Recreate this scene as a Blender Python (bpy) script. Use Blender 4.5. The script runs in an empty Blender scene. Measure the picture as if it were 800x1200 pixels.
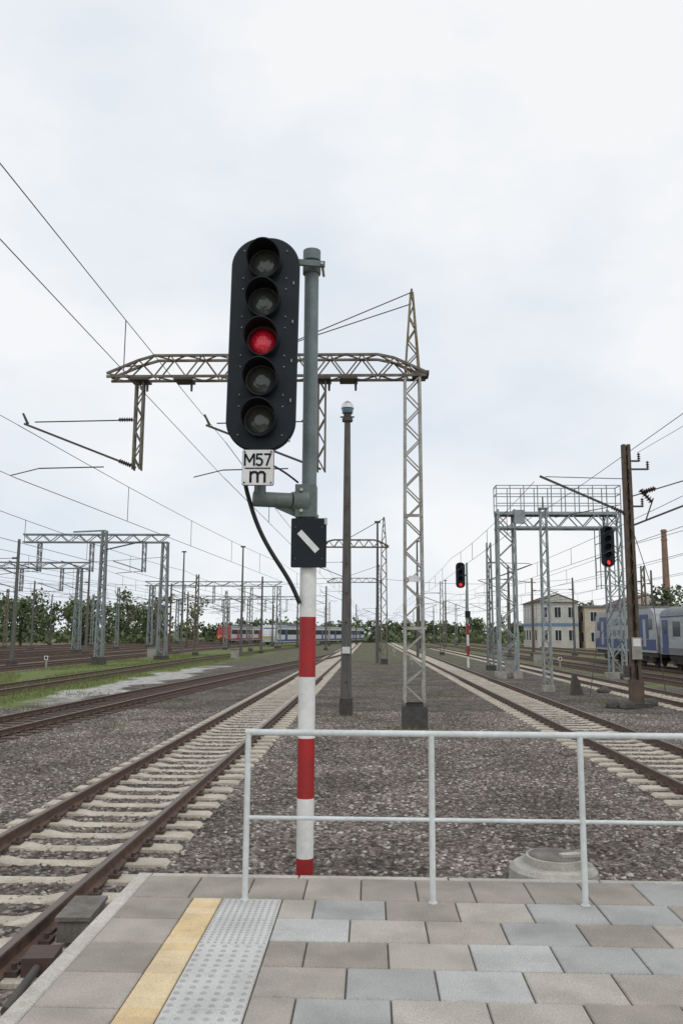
import bpy, math, random, bmesh
from mathutils import Vector, Matrix, noise as mnoise
random.seed(7)
scene = bpy.context.scene
scene.view_settings.view_transform = 'Standard'
scene.view_settings.look = 'None'
scene.view_settings.exposure = 0
EYE = 2.46

# ------------------------------------------------------------------ materials
def new_mat(name):
    m = bpy.data.materials.new(name); m.use_nodes = True
    nt = m.node_tree
    return m, nt, nt.nodes['Principled BSDF']

def N(nt, typ, **kw):
    n = nt.nodes.new(typ)
    for k, v in kw.items():
        setattr(n, k, v)
    return n

def mat(name, c1, c2=None, scale=6, lo=0.35, hi=0.65, rough=0.7, metal=0.0, bump=0.0, bscale=None, fine=0.0, fscale=60, stretch=None, spec=None, stain=0.0):
    m, nt, b = new_mat(name)
    if c2 is None:
        c2 = tuple(x * 0.8 for x in c1)
    geo = N(nt, 'ShaderNodeNewGeometry')
    src = geo.outputs['Position']
    if stretch:
        mp = N(nt, 'ShaderNodeMapping'); mp.inputs['Scale'].default_value = stretch
        nt.links.new(src, mp.inputs['Vector']); src = mp.outputs['Vector']
    no = N(nt, 'ShaderNodeTexNoise'); no.inputs['Scale'].default_value = scale
    no.inputs['Detail'].default_value = 6; no.inputs['Roughness'].default_value = 0.6
    nt.links.new(src, no.inputs['Vector'])
    mr = N(nt, 'ShaderNodeMapRange'); mr.inputs['From Min'].default_value = lo; mr.inputs['From Max'].default_value = hi
    nt.links.new(no.outputs['Fac'], mr.inputs['Value'])
    mx = N(nt, 'ShaderNodeMix', data_type='RGBA')
    mx.inputs['A'].default_value = (*c1, 1); mx.inputs['B'].default_value = (*c2, 1)
    nt.links.new(mr.outputs['Result'], mx.inputs['Factor'])
    out = mx.outputs['Result']
    def modulate(out, sc, det, amt, lo_=.3, hi_=.7, down=False):
        n2 = N(nt, 'ShaderNodeTexNoise'); n2.inputs['Scale'].default_value = sc; n2.inputs['Detail'].default_value = det
        nt.links.new(geo.outputs['Position'], n2.inputs['Vector'])
        m2 = N(nt, 'ShaderNodeMapRange')
        m2.inputs['From Min'].default_value = lo_; m2.inputs['From Max'].default_value = hi_
        m2.inputs['To Min'].default_value = 1 - amt; m2.inputs['To Max'].default_value = 1 if down else 1 + amt
        nt.links.new(n2.outputs['Fac'], m2.inputs['Value'])
        vm = N(nt, 'ShaderNodeVectorMath', operation='SCALE')
        nt.links.new(out, vm.inputs[0]); nt.links.new(m2.outputs['Result'], vm.inputs['Scale'])
        return vm.outputs['Vector']
    if fine > 0: out = modulate(out, fscale, 3, fine)
    if stain > 0: out = modulate(out, 2.3, 8, stain, .38, .55, True)
    nt.links.new(out, b.inputs['Base Color'])
    b.inputs['Roughness'].default_value = rough
    b.inputs['Metallic'].default_value = metal
    if spec is not None: b.inputs['Specular IOR Level'].default_value = spec
    if bump > 0:
        n3 = N(nt, 'ShaderNodeTexNoise'); n3.inputs['Scale'].default_value = bscale or scale * 5; n3.inputs['Detail'].default_value = 5
        nt.links.new(geo.outputs['Position'], n3.inputs['Vector'])
        bp = N(nt, 'ShaderNodeBump'); bp.inputs['Strength'].default_value = bump; bp.inputs['Distance'].default_value = 0.02
        nt.links.new(n3.outputs['Fac'], bp.inputs['Height']); nt.links.new(bp.outputs['Normal'], b.inputs['Normal'])
    return m

M_rail = mat('rusty_rail_steel', (.085, .055, .042), (.15, .085, .058), 9, rough=.7, bump=.2, fine=.25)
M_railtop = mat('worn_rail_head', (.10, .082, .072), (.15, .105, .08), 3, rough=.45, metal=.3, stretch=(6, .4, 6))
M_sleeper = mat('concrete_sleeper_mat', (.56, .51, .42), (.40, .35, .28), 2.5, rough=.9, bump=.3, bscale=40, fine=.2, fscale=45)
M_wood = mat('old_wood_sleeper', (.13, .085, .06), (.07, .05, .04), 3, rough=.9, fine=.3)
M_clip = mat('rail_clip_steel', (.10, .055, .04), (.06, .045, .04), 20, rough=.7)
M_galv = mat('galvanised_steel', (.34, .375, .375), (.23, .26, .26), 3, rough=.55, metal=.2, fine=.12)
M_mast = mat('weathered_mast_paint', (.40, .40, .37), (.24, .20, .16), 2.2, .45, .7, rough=.65, fine=.25, fscale=25)
M_rust = mat('rusty_lattice_steel', (.19, .175, .14), (.115, .075, .05), 2.5, .4, .65, rough=.75, fine=.25, fscale=25)
M_apex = mat('ochre_lattice_steel', (.26, .22, .13), (.15, .10, .06), 2.5, .4, .65, rough=.75, fine=.25, fscale=25)
M_portal = mat('grey_portal_steel', (.25, .29, .29), (.17, .19, .19), 1.2, rough=.6)
M_dark = mat('dark_steel', (.055, .052, .05), (.09, .07, .055), 4, rough=.65)
M_brown = mat('brown_mast_steel', (.085, .068, .052), (.14, .095, .065), 3, .4, .65, rough=.8, fine=.25, fscale=20)
M_concpole = mat('dark_concrete_pole', (.15, .145, .135), (.095, .093, .086), 3, rough=.85, fine=.15, stretch=(4, 4, .6))
M_conc = mat('concrete_mat', (.40, .38, .33), (.26, .25, .21), 3, rough=.9, bump=.3, bscale=50, fine=.15)
M_concdark = mat('tarred_footing', (.05, .05, .048), (.09, .085, .075), 4, rough=.9)
M_black = mat('signal_black_paint', (.009, .013, .018), (.013, .018, .024), 4, rough=.55, spec=.3)
M_blackm = mat('matte_black', (.006, .006, .007), (.01, .01, .011), 6, rough=.7, spec=.2)
M_rubber = mat('cable_black', (.012, .012, .013), rough=.5)
M_signwhite = mat('sign_white', (.78, .79, .78), (.68, .68, .65), 6, rough=.45)
M_white = mat('white_paint', (.78, .78, .75), (.66, .64, .59), 5, .5, .8, rough=.45, fine=.06, fscale=30, stain=.12)
M_red = mat('red_paint', (.40, .018, .020), (.29, .018, .02), 5, rough=.45, fine=.08)
M_grpaint = mat('green_grey_pole_paint', (.17, .215, .215), (.13, .165, .162), 5, rough=.55, fine=.12, fscale=40, stain=.15)
M_grpaint2 = mat('bracket_paint', (.14, .18, .165), (.10, .13, .118), 8, rough=.55, fine=.12, fscale=40, stain=.2)
M_fence = mat('fence_white_paint', (.66, .70, .69), (.56, .59, .58), 4, rough=.4, fine=.08, fscale=30)
M_bolt = mat('zinc_bolt', (.5, .5, .48), rough=.4, metal=.5)
M_glass = mat('window_glass', (.02, .026, .03), (.035, .04, .045), 2, rough=.12)
M_insul = mat('insulator_brown', (.07, .035, .025), rough=.3)
M_wire = mat('overhead_wire_mat', (.06, .062, .06), (.09, .085, .075), 2, rough=.6)

def lens_mat(name, base, emis=None, strength=0, centre=None, vs_=48):
    m, nt, b = new_mat(name)
    tc = N(nt, 'ShaderNodeNewGeometry')
    v = N(nt, 'ShaderNodeTexVoronoi'); v.inputs['Scale'].default_value = vs_
    nt.links.new(tc.outputs['Position'], v.inputs['Vector'])
    bp = N(nt, 'ShaderNodeBump'); bp.inputs['Strength'].default_value = .35; bp.inputs['Distance'].default_value = .004
    nt.links.new(v.outputs['Distance'], bp.inputs['Height']); nt.links.new(bp.outputs['Normal'], b.inputs['Normal'])
    b.inputs['Base Color'].default_value = (*base, 1); b.inputs['Roughness'].default_value = .15
    b.inputs['Coat Weight'].default_value = .5
    if emis:
        mr = N(nt, 'ShaderNodeMapRange'); mr.inputs['From Min'].default_value = 0; mr.inputs['From Max'].default_value = .7
        mr.inputs['To Min'].default_value = strength * 1.5; mr.inputs['To Max'].default_value = strength * .5
        nt.links.new(v.outputs['Distance'], mr.inputs['Value'])
        out = mr.outputs['Result']
        if centre:
            d = N(nt, 'ShaderNodeVectorMath', operation='DISTANCE'); d.inputs[1].default_value = centre
            nt.links.new(tc.outputs['Position'], d.inputs[0])
            r = N(nt, 'ShaderNodeMapRange'); r.inputs['From Min'].default_value = .01; r.inputs['From Max'].default_value = .10
            r.inputs['To Min'].default_value = 2.0; r.inputs['To Max'].default_value = .10
            nt.links.new(d.outputs['Value'], r.inputs['Value'])
            mm = N(nt, 'ShaderNodeMath', operation='MULTIPLY'); nt.links.new(out, mm.inputs[0]); nt.links.new(r.outputs[0], mm.inputs[1])
            out = mm.outputs[0]
        b.inputs['Emission Color'].default_value = (*emis, 1)
        nt.links.new(out, b.inputs['Emission Strength'])
    return m
M_lens = lens_mat('dark_signal_lens', (.075, .08, .07))
M_lensred = lens_mat('lit_red_lens', (.10, .006, .012), (1.0, .015, .05), .26, (-.812, 5.97, 4.63), 75)
M_lensred_far = lens_mat('lit_red_lens_far', (.3, .01, .01), (1, .02, .03), 1.0)

# ------------------------------------------------------------------ mesh builder
class MB:
    def __init__(s):
        s.v = []; s.f = []; s.m = []; s.s = []; s.mats = []
    def mi(s, m):
        if m not in s.mats: s.mats.append(m)
        return s.mats.index(m)
    def add(s, vs, fs, m, smooth=False):
        o = len(s.v); i = s.mi(m)
        s.v.extend([tuple(p) for p in vs])
        for f in fs:
            s.f.append([o + k for k in f]); s.m.append(i); s.s.append(smooth)
    def box(s, c, d, m, rz=0, rot=None):
        hx, hy, hz = d[0] / 2, d[1] / 2, d[2] / 2
        vs = [Vector((x, y, z)) for z in (-hz, hz) for y in (-hy, hy) for x in (-hx, hx)]
        if rot is None and rz: rot = Matrix.Rotation(rz, 3, 'Z')
        if rot is not None: vs = [rot @ p for p in vs]
        c = Vector(c); vs = [p + c for p in vs]
        s.add(vs, [(0, 2, 3, 1), (4, 5, 7, 6), (0, 1, 5, 4), (2, 6, 7, 3), (0, 4, 6, 2), (1, 3, 7, 5)], m)
    def tile(s, x0, x1, y0, y1, z0, z1, m, ch=.005):
        vs = [(x0, y0, z0), (x1, y0, z0), (x1, y1, z0), (x0, y1, z0),
              (x0, y0, z1 - ch), (x1, y0, z1 - ch), (x1, y1, z1 - ch), (x0, y1, z1 - ch),
              (x0 + ch, y0 + ch, z1), (x1 - ch, y0 + ch, z1), (x1 - ch, y1 - ch, z1), (x0 + ch, y1 - ch, z1)]
        fs = [(0, 3, 2, 1), (8, 9, 10, 11)]
        for a in range(4):
            b = (a + 1) % 4
            fs.append((a, b, 4 + b, 4 + a)); fs.append((4 + a, 4 + b, 8 + b, 8 + a))
        s.add(vs, fs, m)
    def frame(s, p0, p1):
        p0 = Vector(p0); p1 = Vector(p1); d = (p1 - p0).normalized()
        up = Vector((0, 0, 1)) if abs(d.z) < .95 else Vector((0, 1, 0))
        a = d.cross(up).normalized(); b = a.cross(d).normalized()
        return p0, p1, a, b
    def bar(s, p0, p1, w, h, m):
        p0, p1, a, b = s.frame(p0, p1)
        vs = []
        for p in (p0, p1):
            for (i, j) in ((-1, -1), (1, -1), (1, 1), (-1, 1)):
                vs.append(p + a * (i * w / 2) + b * (j * h / 2))
        s.add(vs, [(0, 3, 2, 1), (4, 5, 6, 7), (0, 1, 5, 4), (1, 2, 6, 5), (2, 3, 7, 6), (3, 0, 4, 7)], m)
    def cyl(s, p0, p1, r0, r1, m, seg=12, caps=True):
        p0, p1, a, b = s.frame(p0, p1)
        vs = []
        for p, r in ((p0, r0), (p1, r1)):
            for k in range(seg):
                t = 2 * math.pi * k / seg
                vs.append(p + a * (r * math.cos(t)) + b * (r * math.sin(t)))
        s.add(vs, [(k, (k + 1) % seg, seg + (k + 1) % seg, seg + k) for k in range(seg)], m, True)
        if caps:
            s.add(vs[:seg], [tuple(range(seg))[::-1]], m); s.add(vs[seg:], [tuple(range(seg))], m)
    def prism(s, prof, axis, a0, a1, m, smooth=False):
        def P(q, a):
            return (a, q[0], q[1]) if axis == 0 else ((q[0], a, q[1]) if axis == 1 else (q[0], q[1], a))
        n = len(prof)
        vs = [P(q, a0) for q in prof] + [P(q, a1) for q in prof]
        s.add(vs, [(k, (k + 1) % n, n + (k + 1) % n, n + k) for k in range(n)], m, smooth)
        s.add(vs[:n], [tuple(range(n))[::-1]], m); s.add(vs[n:], [tuple(range(n))], m)
    def mesh(s, name):
        me = bpy.data.meshes.new(name)
        me.from_pydata(s.v, [], s.f)
        for m in s.mats: me.materials.append(m)
        me.polygons.foreach_set('material_index', s.m)
        me.polygons.foreach_set('use_smooth', s.s)
        me.update()
        return me
    def obj(s, name, parent=None, loc=(0, 0, 0), rz=0):
        return link(name, s.mesh(name), parent, loc, rz)

def link(name, data, parent=None, loc=(0, 0, 0), rz=0):
    o = bpy.data.objects.new(name, data)
    scene.collection.objects.link(o)
    o.location = loc; o.rotation_euler = (0, 0, rz)
    if parent: o.parent = parent
    return o

def lattice(mb, x, y, z0, z1, w0, w1, d0, d1, n, m, leg=.06, dg=.035):
    def c(i, j, t):
        w = w0 + (w1 - w0) * t; d = d0 + (d1 - d0) * t
        return Vector((x + i * w / 2, y + j * d / 2, z0 + (z1 - z0) * t))
    for i in (-1, 1):
        for j in (-1, 1):
            mb.bar(c(i, j, 0), c(i, j, 1), leg, leg, m)
    for k in range(n):
        t0, t1 = k / n, (k + 1) / n
        sgn = 1 if k % 2 else -1
        for j in (-1, 1):
            mb.bar(c(-sgn, j, t0), c(sgn, j, t1), dg, dg, m)
        for i in (-1, 1):
            mb.bar(c(i, -sgn, t0), c(i, sgn, t1), dg, dg, m)

def truss(mb, x0, x1, y, z0, z1, d, n, m, ch=.07, dg=.04, endl=0, endr=0):
    def top(x):
        t = 1
        if endl and x < x0 + endl: t = max(.0, (x - x0) / endl)
        if endr and x > x1 - endr: t = min(t, max(.0, (x1 - x) / endr))
        return z0 + (z1 - z0) * (.15 + .85 * t)
    xs = [x0 + (x1 - x0) * k / n for k in range(n + 1)]
    for j in (-1, 1):
        yy = y + j * d / 2
        mb.bar((x0, yy, z0), (x1, yy, z0), ch, ch, m)
        for k in range(n):
            mb.bar((xs[k], yy, top(xs[k])), (xs[k + 1], yy, top(xs[k + 1])), ch, ch, m)
            if k % 2: mb.bar((xs[k], yy, z0), (xs[k + 1], yy, top(xs[k + 1])), dg, dg, m)
            else: mb.bar((xs[k], yy, top(xs[k])), (xs[k + 1], yy, z0), dg, dg, m)
    for k in range(n):
        for zf in (0, 1):
            za = z0 if zf == 0 else top(xs[k]); zb = z0 if zf == 0 else top(xs[k + 1])
            s_ = 1 if k % 2 else -1
            mb.bar((xs[k], y - s_ * d / 2, za), (xs[k + 1], y + s_ * d / 2, zb), dg, dg, m)

def insulator(mb, p0, p1, r=.07, n=6):
    p0 = Vector(p0); p1 = Vector(p1)
    mb.cyl(p0, p1, r * .35, r * .35, M_insul, 8)
    for k in range(n):
        a = p0.lerp(p1, (k + .2) / n); b = p0.lerp(p1, (k + .7) / n)
        mb.cyl(a, b, r, r * .5, M_insul, 10)

# ------------------------------------------------------------------ ground
def ground_material():
    m, nt, b = new_mat('ground_mat')
    L = nt.links.new
    geo = N(nt, 'ShaderNodeNewGeometry')
    sep = N(nt, 'ShaderNodeSeparateXYZ'); L(geo.outputs['Position'], sep.inputs[0])
    wn = N(nt, 'ShaderNodeTexNoise'); wn.inputs['Scale'].default_value = .35; wn.inputs['Detail'].default_value = 6
    L(geo.outputs['Position'], wn.inputs['Vector'])
    def math_(op, a, bb=None, clamp=False):
        n = N(nt, 'ShaderNodeMath', operation=op); n.use_clamp = clamp
        for i, q in enumerate((a, bb)):
            if q is None: continue
            if isinstance(q, (int, float)): n.inputs[i].default_value = q
            else: L(q, n.inputs[i])
        return n.outputs[0]
    off = math_('MULTIPLY', math_('SUBTRACT', wn.outputs['Fac'], .5), 5.0)
    xx = math_('ADD', sep.outputs['X'], off)
    yy = math_('ADD', sep.outputs['Y'], math_('MULTIPLY', off, 4))
    def band(v, a, c, s=.5):
        up = math_('MULTIPLY', math_('SUBTRACT', v, a), 1 / s, True)
        dn = math_('MULTIPLY', math_('SUBTRACT', c, v), 1 / s, True)
        return math_('MULTIPLY', up, dn)
    def mixc(f, A, B):
        n = N(nt, 'ShaderNodeMix', data_type='RGBA')
        L(f, n.inputs['Factor'])
        for nm, q in (('A', A), ('B', B)):
            if isinstance(q, tuple): n.inputs[nm].default_value = (*q, 1)
            else: L(q, n.inputs[nm])
        return n.outputs['Result']
    vo = N(nt, 'ShaderNodeTexVoronoi'); vo.inputs['Scale'].default_value = 15
    L(geo.outputs['Position'], vo.inputs['Vector'])
    sv = N(nt, 'ShaderNodeSeparateColor'); L(vo.outputs['Color'], sv.inputs[0])
    cr = N(nt, 'ShaderNodeValToRGB'); e = cr.color_ramp.elements
    e[0].position = 0; e[0].color = (.075, .062, .054, 1); e[1].position = 1; e[1].color = (.43, .39, .34, 1)
    k = cr.color_ramp.elements.new(.4); k.color = (.175, .148, .127, 1)
    k = cr.color_ramp.elements.new(.8); k.color = (.255, .222, .193, 1)
    L(sv.outputs[0], cr.inputs[0])
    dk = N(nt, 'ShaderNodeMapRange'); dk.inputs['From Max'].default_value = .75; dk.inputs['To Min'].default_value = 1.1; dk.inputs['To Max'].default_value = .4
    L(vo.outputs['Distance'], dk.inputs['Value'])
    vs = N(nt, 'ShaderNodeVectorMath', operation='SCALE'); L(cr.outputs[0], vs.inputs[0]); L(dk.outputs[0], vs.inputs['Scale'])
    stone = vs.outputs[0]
    big = N(nt, 'ShaderNodeTexNoise'); big.inputs['Scale'].default_value = .6; big.inputs['Detail'].default_value = 6
    L(geo.outputs['Position'], big.inputs['Vector'])
    bm_ = N(nt, 'ShaderNodeMapRange'); bm_.inputs['From Min'].default_value = .35; bm_.inputs['From Max'].default_value = .65
    bm_.inputs['To Min'].default_value = .68; bm_.inputs['To Max'].default_value = 1.2
    L(big.outputs['Fac'], bm_.inputs['Value'])
    def scaled(c, f):
        n = N(nt, 'ShaderNodeVectorMath', operation='SCALE')
        L(c, n.inputs[0]); L(f, n.inputs['Scale']); return n.outputs[0]
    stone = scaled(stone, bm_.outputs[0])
    gn = N(nt, 'ShaderNodeTexNoise'); gn.inputs['Scale'].default_value = 3; gn.inputs['Detail'].default_value = 8
    gn.inputs['Roughness'].default_value = .7
    L(geo.outputs['Position'], gn.inputs['Vector'])
    g3 = N(nt, 'ShaderNodeMapRange'); g3.inputs['From Min'].default_value = .35; g3.inputs['From Max'].default_value = .65
    L(gn.outputs['Fac'], g3.inputs['Value'])
    yard = mixc(g3.outputs[0], (.13, .092, .07), (.23, .185, .15))
    grass = mixc(g3.outputs[0], (.10, .14, .04), (.19, .22, .08))
    dry = mixc(g3.outputs[0], (.17, .15, .085), (.13, .17, .055))
    pale = mixc(g3.outputs[0], (.36, .35, .32), (.52, .51, .48))
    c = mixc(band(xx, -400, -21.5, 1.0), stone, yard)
    c = mixc(band(xx, 13.8, 400, 1.0), c, yard)
    patch = math_('MULTIPLY', math_('SUBTRACT', gn.outputs['Fac'], .44), 12, True)
    gm = band(xx, -21.7, -11.6, .6)
    c = mixc(gm, c, grass)
    patch2 = math_('MULTIPLY', math_('SUBTRACT', wn.outputs['Fac'], .5), 14, True)
    c = mixc(math_('MULTIPLY', band(xx, -11.8, 60, .6), math_('MULTIPLY', band(sep.outputs['Y'], 45, 600, 40), math_('MULTIPLY', patch, .6))), c, dry)
    c = mixc(math_('MULTIPLY', band(xx, 12.9, 19.6, .8), math_('MULTIPLY', patch2, .95)), c, grass)
    c = mixc(math_('MULTIPLY', band(xx, 23.5, 70, .8), math_('MULTIPLY', patch2, .8)), c, dry)
    c = mixc(math_('MULTIPLY', band(xx, -90, -30, .8), math_('MULTIPLY', patch2, .6)), c, grass)
    c = mixc(math_('MULTIPLY', band(xx, -12.8, -10.2, .5), math_('MULTIPLY', band(yy, 27, 62, 5), math_('MULTIPLY', math_('SUBTRACT', gn.outputs['Fac'], .36), 9, True))), c, pale)
    far = mixc(g3.outputs[0], (.10, .13, .05), (.16, .18, .08))
    c = mixc(band(sep.outputs['Y'], 240, 9000, 60), c, far)
    c = mixc(band(sep.outputs['X'], -9000, -75, 20), c, far)
    c = mixc(band(sep.outputs['X'], 62, 9000, 20), c, far)
    L(c, b.inputs['Base Color']); b.inputs['Roughness'].default_value = .95
    b.inputs['Specular IOR Level'].default_value = .2
    bp = N(nt, 'ShaderNodeBump'); bp.inputs['Strength'].default_value = .9; bp.inputs['Distance'].default_value = .04
    bp.invert = True
    L(vo.outputs['Distance'], bp.inputs['Height']); L(bp.outputs['Normal'], b.inputs['Normal'])
    return m
g = MB(); g.add([(-1500, -300, 0), (1500, -300, 0), (1500, 2500, 0), (-1500, 2500, 0)], [(0, 1, 2, 3)], ground_material())
g.obj('ground')

def stone_material():
    m, nt, b = new_mat('ballast_stone'); L = nt.links.new
    oi = N(nt, 'ShaderNodeObjectInfo')
    cr = N(nt, 'ShaderNodeValToRGB'); e = cr.color_ramp.elements
    e[0].position = 0; e[0].color = (.08, .068, .06, 1); e[1].position = 1; e[1].color = (.54, .50, .45, 1)
    for p, c in ((.25, (.155, .132, .114, 1)), (.45, (.215, .165, .14, 1)), (.60, (.225, .198, .174, 1)), (.82, (.295, .262, .23, 1)), (.92, (.40, .365, .325, 1))):
        k = cr.color_ramp.elements.new(p); k.color = c
    L(oi.outputs['Random'], cr.inputs[0])
    geo = N(nt, 'ShaderNodeNewGeometry')
    n = N(nt, 'ShaderNodeTexNoise'); n.inputs['Scale'].default_value = .6; n.inputs['Detail'].default_value = 6
    L(geo.outputs['Position'], n.inputs['Vector'])
    mr = N(nt, 'ShaderNodeMapRange'); mr.inputs['From Min'].default_value = .35; mr.inputs['From Max'].default_value = .65
    mr.inputs['To Min'].default_value = .66; mr.inputs['To Max'].default_value = 1.2; L(n.outputs['Fac'], mr.inputs['Value'])
    vs = N(nt, 'ShaderNodeVectorMath', operation='SCALE'); L(cr.outputs[0], vs.inputs[0]); L(mr.outputs[0], vs.inputs['Scale'])
    L(vs.outputs[0], b.inputs['Base Color']); b.inputs['Roughness'].default_value = .9; b.inputs['Specular IOR Level'].default_value = .25
    return m
M_stone = stone_material()
scoll = bpy.data.collections.new('ballast_stones')
for i in range(6):
    bm = bmesh.new(); bmesh.ops.create_icosphere(bm, subdivisions=1, radius=1)
    for v in bm.verts:
        k = random.uniform(.68, 1.18); v.co = Vector((v.co.x * k * random.uniform(.9, 1.3), v.co.y * k, v.co.z * k * .75))
    me = bpy.data.meshes.new('ballast_stone'); bm.to_mesh(me); bm.free(); me.materials.append(M_stone)
    scoll.objects.link(bpy.data.objects.new('ballast_stone', me))

def scatter(name, polys, density, smin, smax, z, coll):
    mb = MB()
    for p in polys:
        mb.add([(x, y, z) for x, y in p], [tuple(range(len(p)))], M_stone)
    o = mb.obj(name)
    ng = bpy.data.node_groups.new(name + '_gn', 'GeometryNodeTree')
    ng.interface.new_socket('Geometry', in_out='INPUT', socket_type='NodeSocketGeometry')
    ng.interface.new_socket('Geometry', in_out='OUTPUT', socket_type='NodeSocketGeometry')
    gi = ng.nodes.new('NodeGroupInput'); go = ng.nodes.new('NodeGroupOutput')
    dp = ng.nodes.new('GeometryNodeDistributePointsOnFaces'); dp.inputs['Density'].default_value = density
    ci = ng.nodes.new('GeometryNodeCollectionInfo'); ci.inputs['Collection'].default_value = coll
    ci.inputs['Separate Children'].default_value = True; ci.inputs['Reset Children'].default_value = True
    ip = ng.nodes.new('GeometryNodeInstanceOnPoints'); ip.inputs['Pick Instance'].default_value = True
    rr = ng.nodes.new('FunctionNodeRandomValue'); rr.data_type = 'FLOAT_VECTOR'
    rr.inputs[0].default_value = (-.6, -.6, 0); rr.inputs[1].default_value = (.6, .6, 6.28)
    rs = ng.nodes.new('FunctionNodeRandomValue'); rs.data_type = 'FLOAT'
    rs.inputs[2].default_value = smin; rs.inputs[3].default_value = smax
    L = ng.links.new
    L(gi.outputs[0], dp.inputs['Mesh']); L(dp.outputs['Points'], ip.inputs['Points']); L(ci.outputs[0], ip.inputs['Instance'])
    L(rr.outputs[0], ip.inputs['Rotation']); L(rs.outputs[1], ip.inputs['Scale']); L(ip.outputs['Instances'], go.inputs[0])
    md = o.modifiers.new('scatter', 'NODES'); md.node_group = ng
    return o
scatter('gravel_ballast', [
    [(-1.9, 6.0), (6.5, 6.0), (12.0, 27), (-12.5, 27), (-5.5, 6.0)],
    [(-5.5, 1.5), (-1.75, 1.5), (-1.9, 6.0), (-5.5, 6.0)]], 380, .022, .046, -.016, scoll)

# ------------------------------------------------------------------ tracks
def track(name, path, y0, y1, sl_end, wood=False, ztop=.19, step=2.0, near=60):
    mb = MB()
    def tang(y):
        d = path(y + .5) - path(y - .5); return math.atan2(-d, 1)
    zb = ztop - .145
    prof = [(-.07, 0), (-.07, .012), (-.012, .03), (-.012, .105), (-.035, .118), (-.035, .14), (-.028, .145),
            (.028, .145), (.035, .14), (.035, .118), (.012, .105), (.012, .03), (.07, .012), (.07, 0)]
    n = int((y1 - y0) / step)
    for side in (-.7525, .7525):
        rings = []
        for k in range(n + 1):
            y = y0 + (y1 - y0) * k / n
            a = tang(y); cx = path(y)
            rings.append([(cx + (side + px) * math.cos(a), y + (side + px) * math.sin(a), zb + pz) for px, pz in prof])
        vs = [p for r in rings for p in r]; P = len(prof)
        f1, f2 = [], []
        for k in range(n):
            for q in range(P - 1):
                f = (k * P + q, (k + 1) * P + q, (k + 1) * P + q + 1, k * P + q + 1)
                (f2 if q in (5, 6, 7) else f1).append(f)
        mb.add(vs, f1, M_rail); mb.add(vs, f2, M_railtop)
    y = y0 + .2
    sm = M_wood if wood else M_sleeper
    while y < sl_end:
        a = tang(y); cx = path(y)
        rot = Matrix.Rotation(a, 3, 'Z')
        yo = y; j = random.uniform(-.02, .02)
        if wood:
            mb.box((cx, yo, zb - .08), (2.5, .25, .155), sm, rz=a + j * .3)
        else:
            zt = zb - .002; jz = random.uniform(-.006, 0)
            xs = [(-1.25, -.03, .12), (-1.2, 0.0, .13), (-.52, 0, .13), (-.36, -.026 + jz, .11), (.36, -.026 + jz, .11), (.52, 0, .13), (1.2, 0, .13), (1.25, -.03, .12)]
            vs = []
            for (px, dz, hw) in xs:
                for (dy, zz) in ((-hw - .03, -.15), (-hw, zt + dz - .012), (-hw + .018, zt + dz), (hw - .018, zt + dz), (hw, zt + dz - .012), (hw + .03, -.15)):
                    q = rot @ Vector((px, dy + j, 0))
                    vs.append((cx + q.x, yo + q.y, zz))
            fs = []
            for k in range(len(xs) - 1):
                for q in range(5):
                    fs.append((k * 6 + q, k * 6 + q + 1, (k + 1) * 6 + q + 1, (k + 1) * 6 + q))
            fs.append(tuple(range(6))[::-1]); e = (len(xs) - 1) * 6; fs.append(tuple(range(e, e + 6)))
            mb.add(vs, fs, sm)
        if y < near:
            for side in (-.7525, .7525):
                for o2 in (-.11, .11):
                    q = rot @ Vector((side + o2, j, 0))
                    mb.box((cx + q.x, yo + q.y, zb + .018), (.09, .13, .035), M_clip, rz=a)
                    mb.cyl((cx + q.x, yo + q.y, zb + .03), (cx + q.x, yo + q.y, zb + .075), .02, .018, M_clip, 6)
        y += .6
    return mb.obj(name)

track('railway_track', lambda y: -3.39, -6, 420, 260, near=45)
track('railway_track', lambda y: 5.6, -6, 420, 220, near=45)
def sm_(t): t = max(0, min(1, t)); return t * t * (3 - 2 * t)
track('railway_track', lambda y: -9.9 + 6.5 * sm_(y / 110), -6, 108, 74, wood=True, ztop=.187, near=30)
track('railway_track', lambda y: 11.4 - 1.0 * sm_((y - 60) / 200), -6, 400, 140, near=30)
track('railway_track', lambda y: -15.2 + 5.0 * sm_((y - 60) / 140), -6, 400, 90, wood=True, near=0)
for X in (-23.6, -28.4, -33.2, -38, -43, -49, -55):
    track('railway_track', lambda y, X=X: X + 6 * sm_((y - 80) / 200), -6, 380, 100, wood=True, step=8, near=0)
for X in (16.0, 20.95, 27.0, 32.0):
    track('railway_track', lambda y, X=X: X, -6, 380, 90, wood=True, step=8, near=0)

# ------------------------------------------------------------------ platform
kw = dict(rough=.88, bump=.2, bscale=110, fine=.26, fscale=150, stain=.2)
T = [mat('paver_grey', (.42, .415, .40), (.34, .335, .32), 2.2, **kw),
     mat('paver_light', (.53, .525, .505), (.44, .435, .42), 2.2, **kw),
     mat('paver_beige', (.44, .395, .34), (.36, .325, .28), 2.2, **kw),
     mat('paver_brown', (.37, .33, .28), (.295, .265, .225), 2.2, **kw),
     mat('paver_sand', (.49, .45, .39), (.41, .375, .325), 2.2, **kw)]
M_yel = [mat('yellow_paver', (.76, .57, .31), (.64, .48, .28), 6, rough=.8, fine=.18, fscale=140, bump=.1, stain=.15),
         mat('yellow_paver_pale', (.78, .63, .39), (.67, .53, .33), 6, rough=.8, fine=.18, fscale=140, bump=.1, stain=.15)]
M_tac = mat('white_tactile', (.62, .615, .59), (.52, .515, .49), 3, rough=.85, fine=.16, fscale=120, bump=.15, bscale=90, stain=.12)
M_dome = mat('tactile_dome', (.44, .435, .41), (.35, .345, .33), 3, rough=.85, fine=.16, fscale=120)
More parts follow.
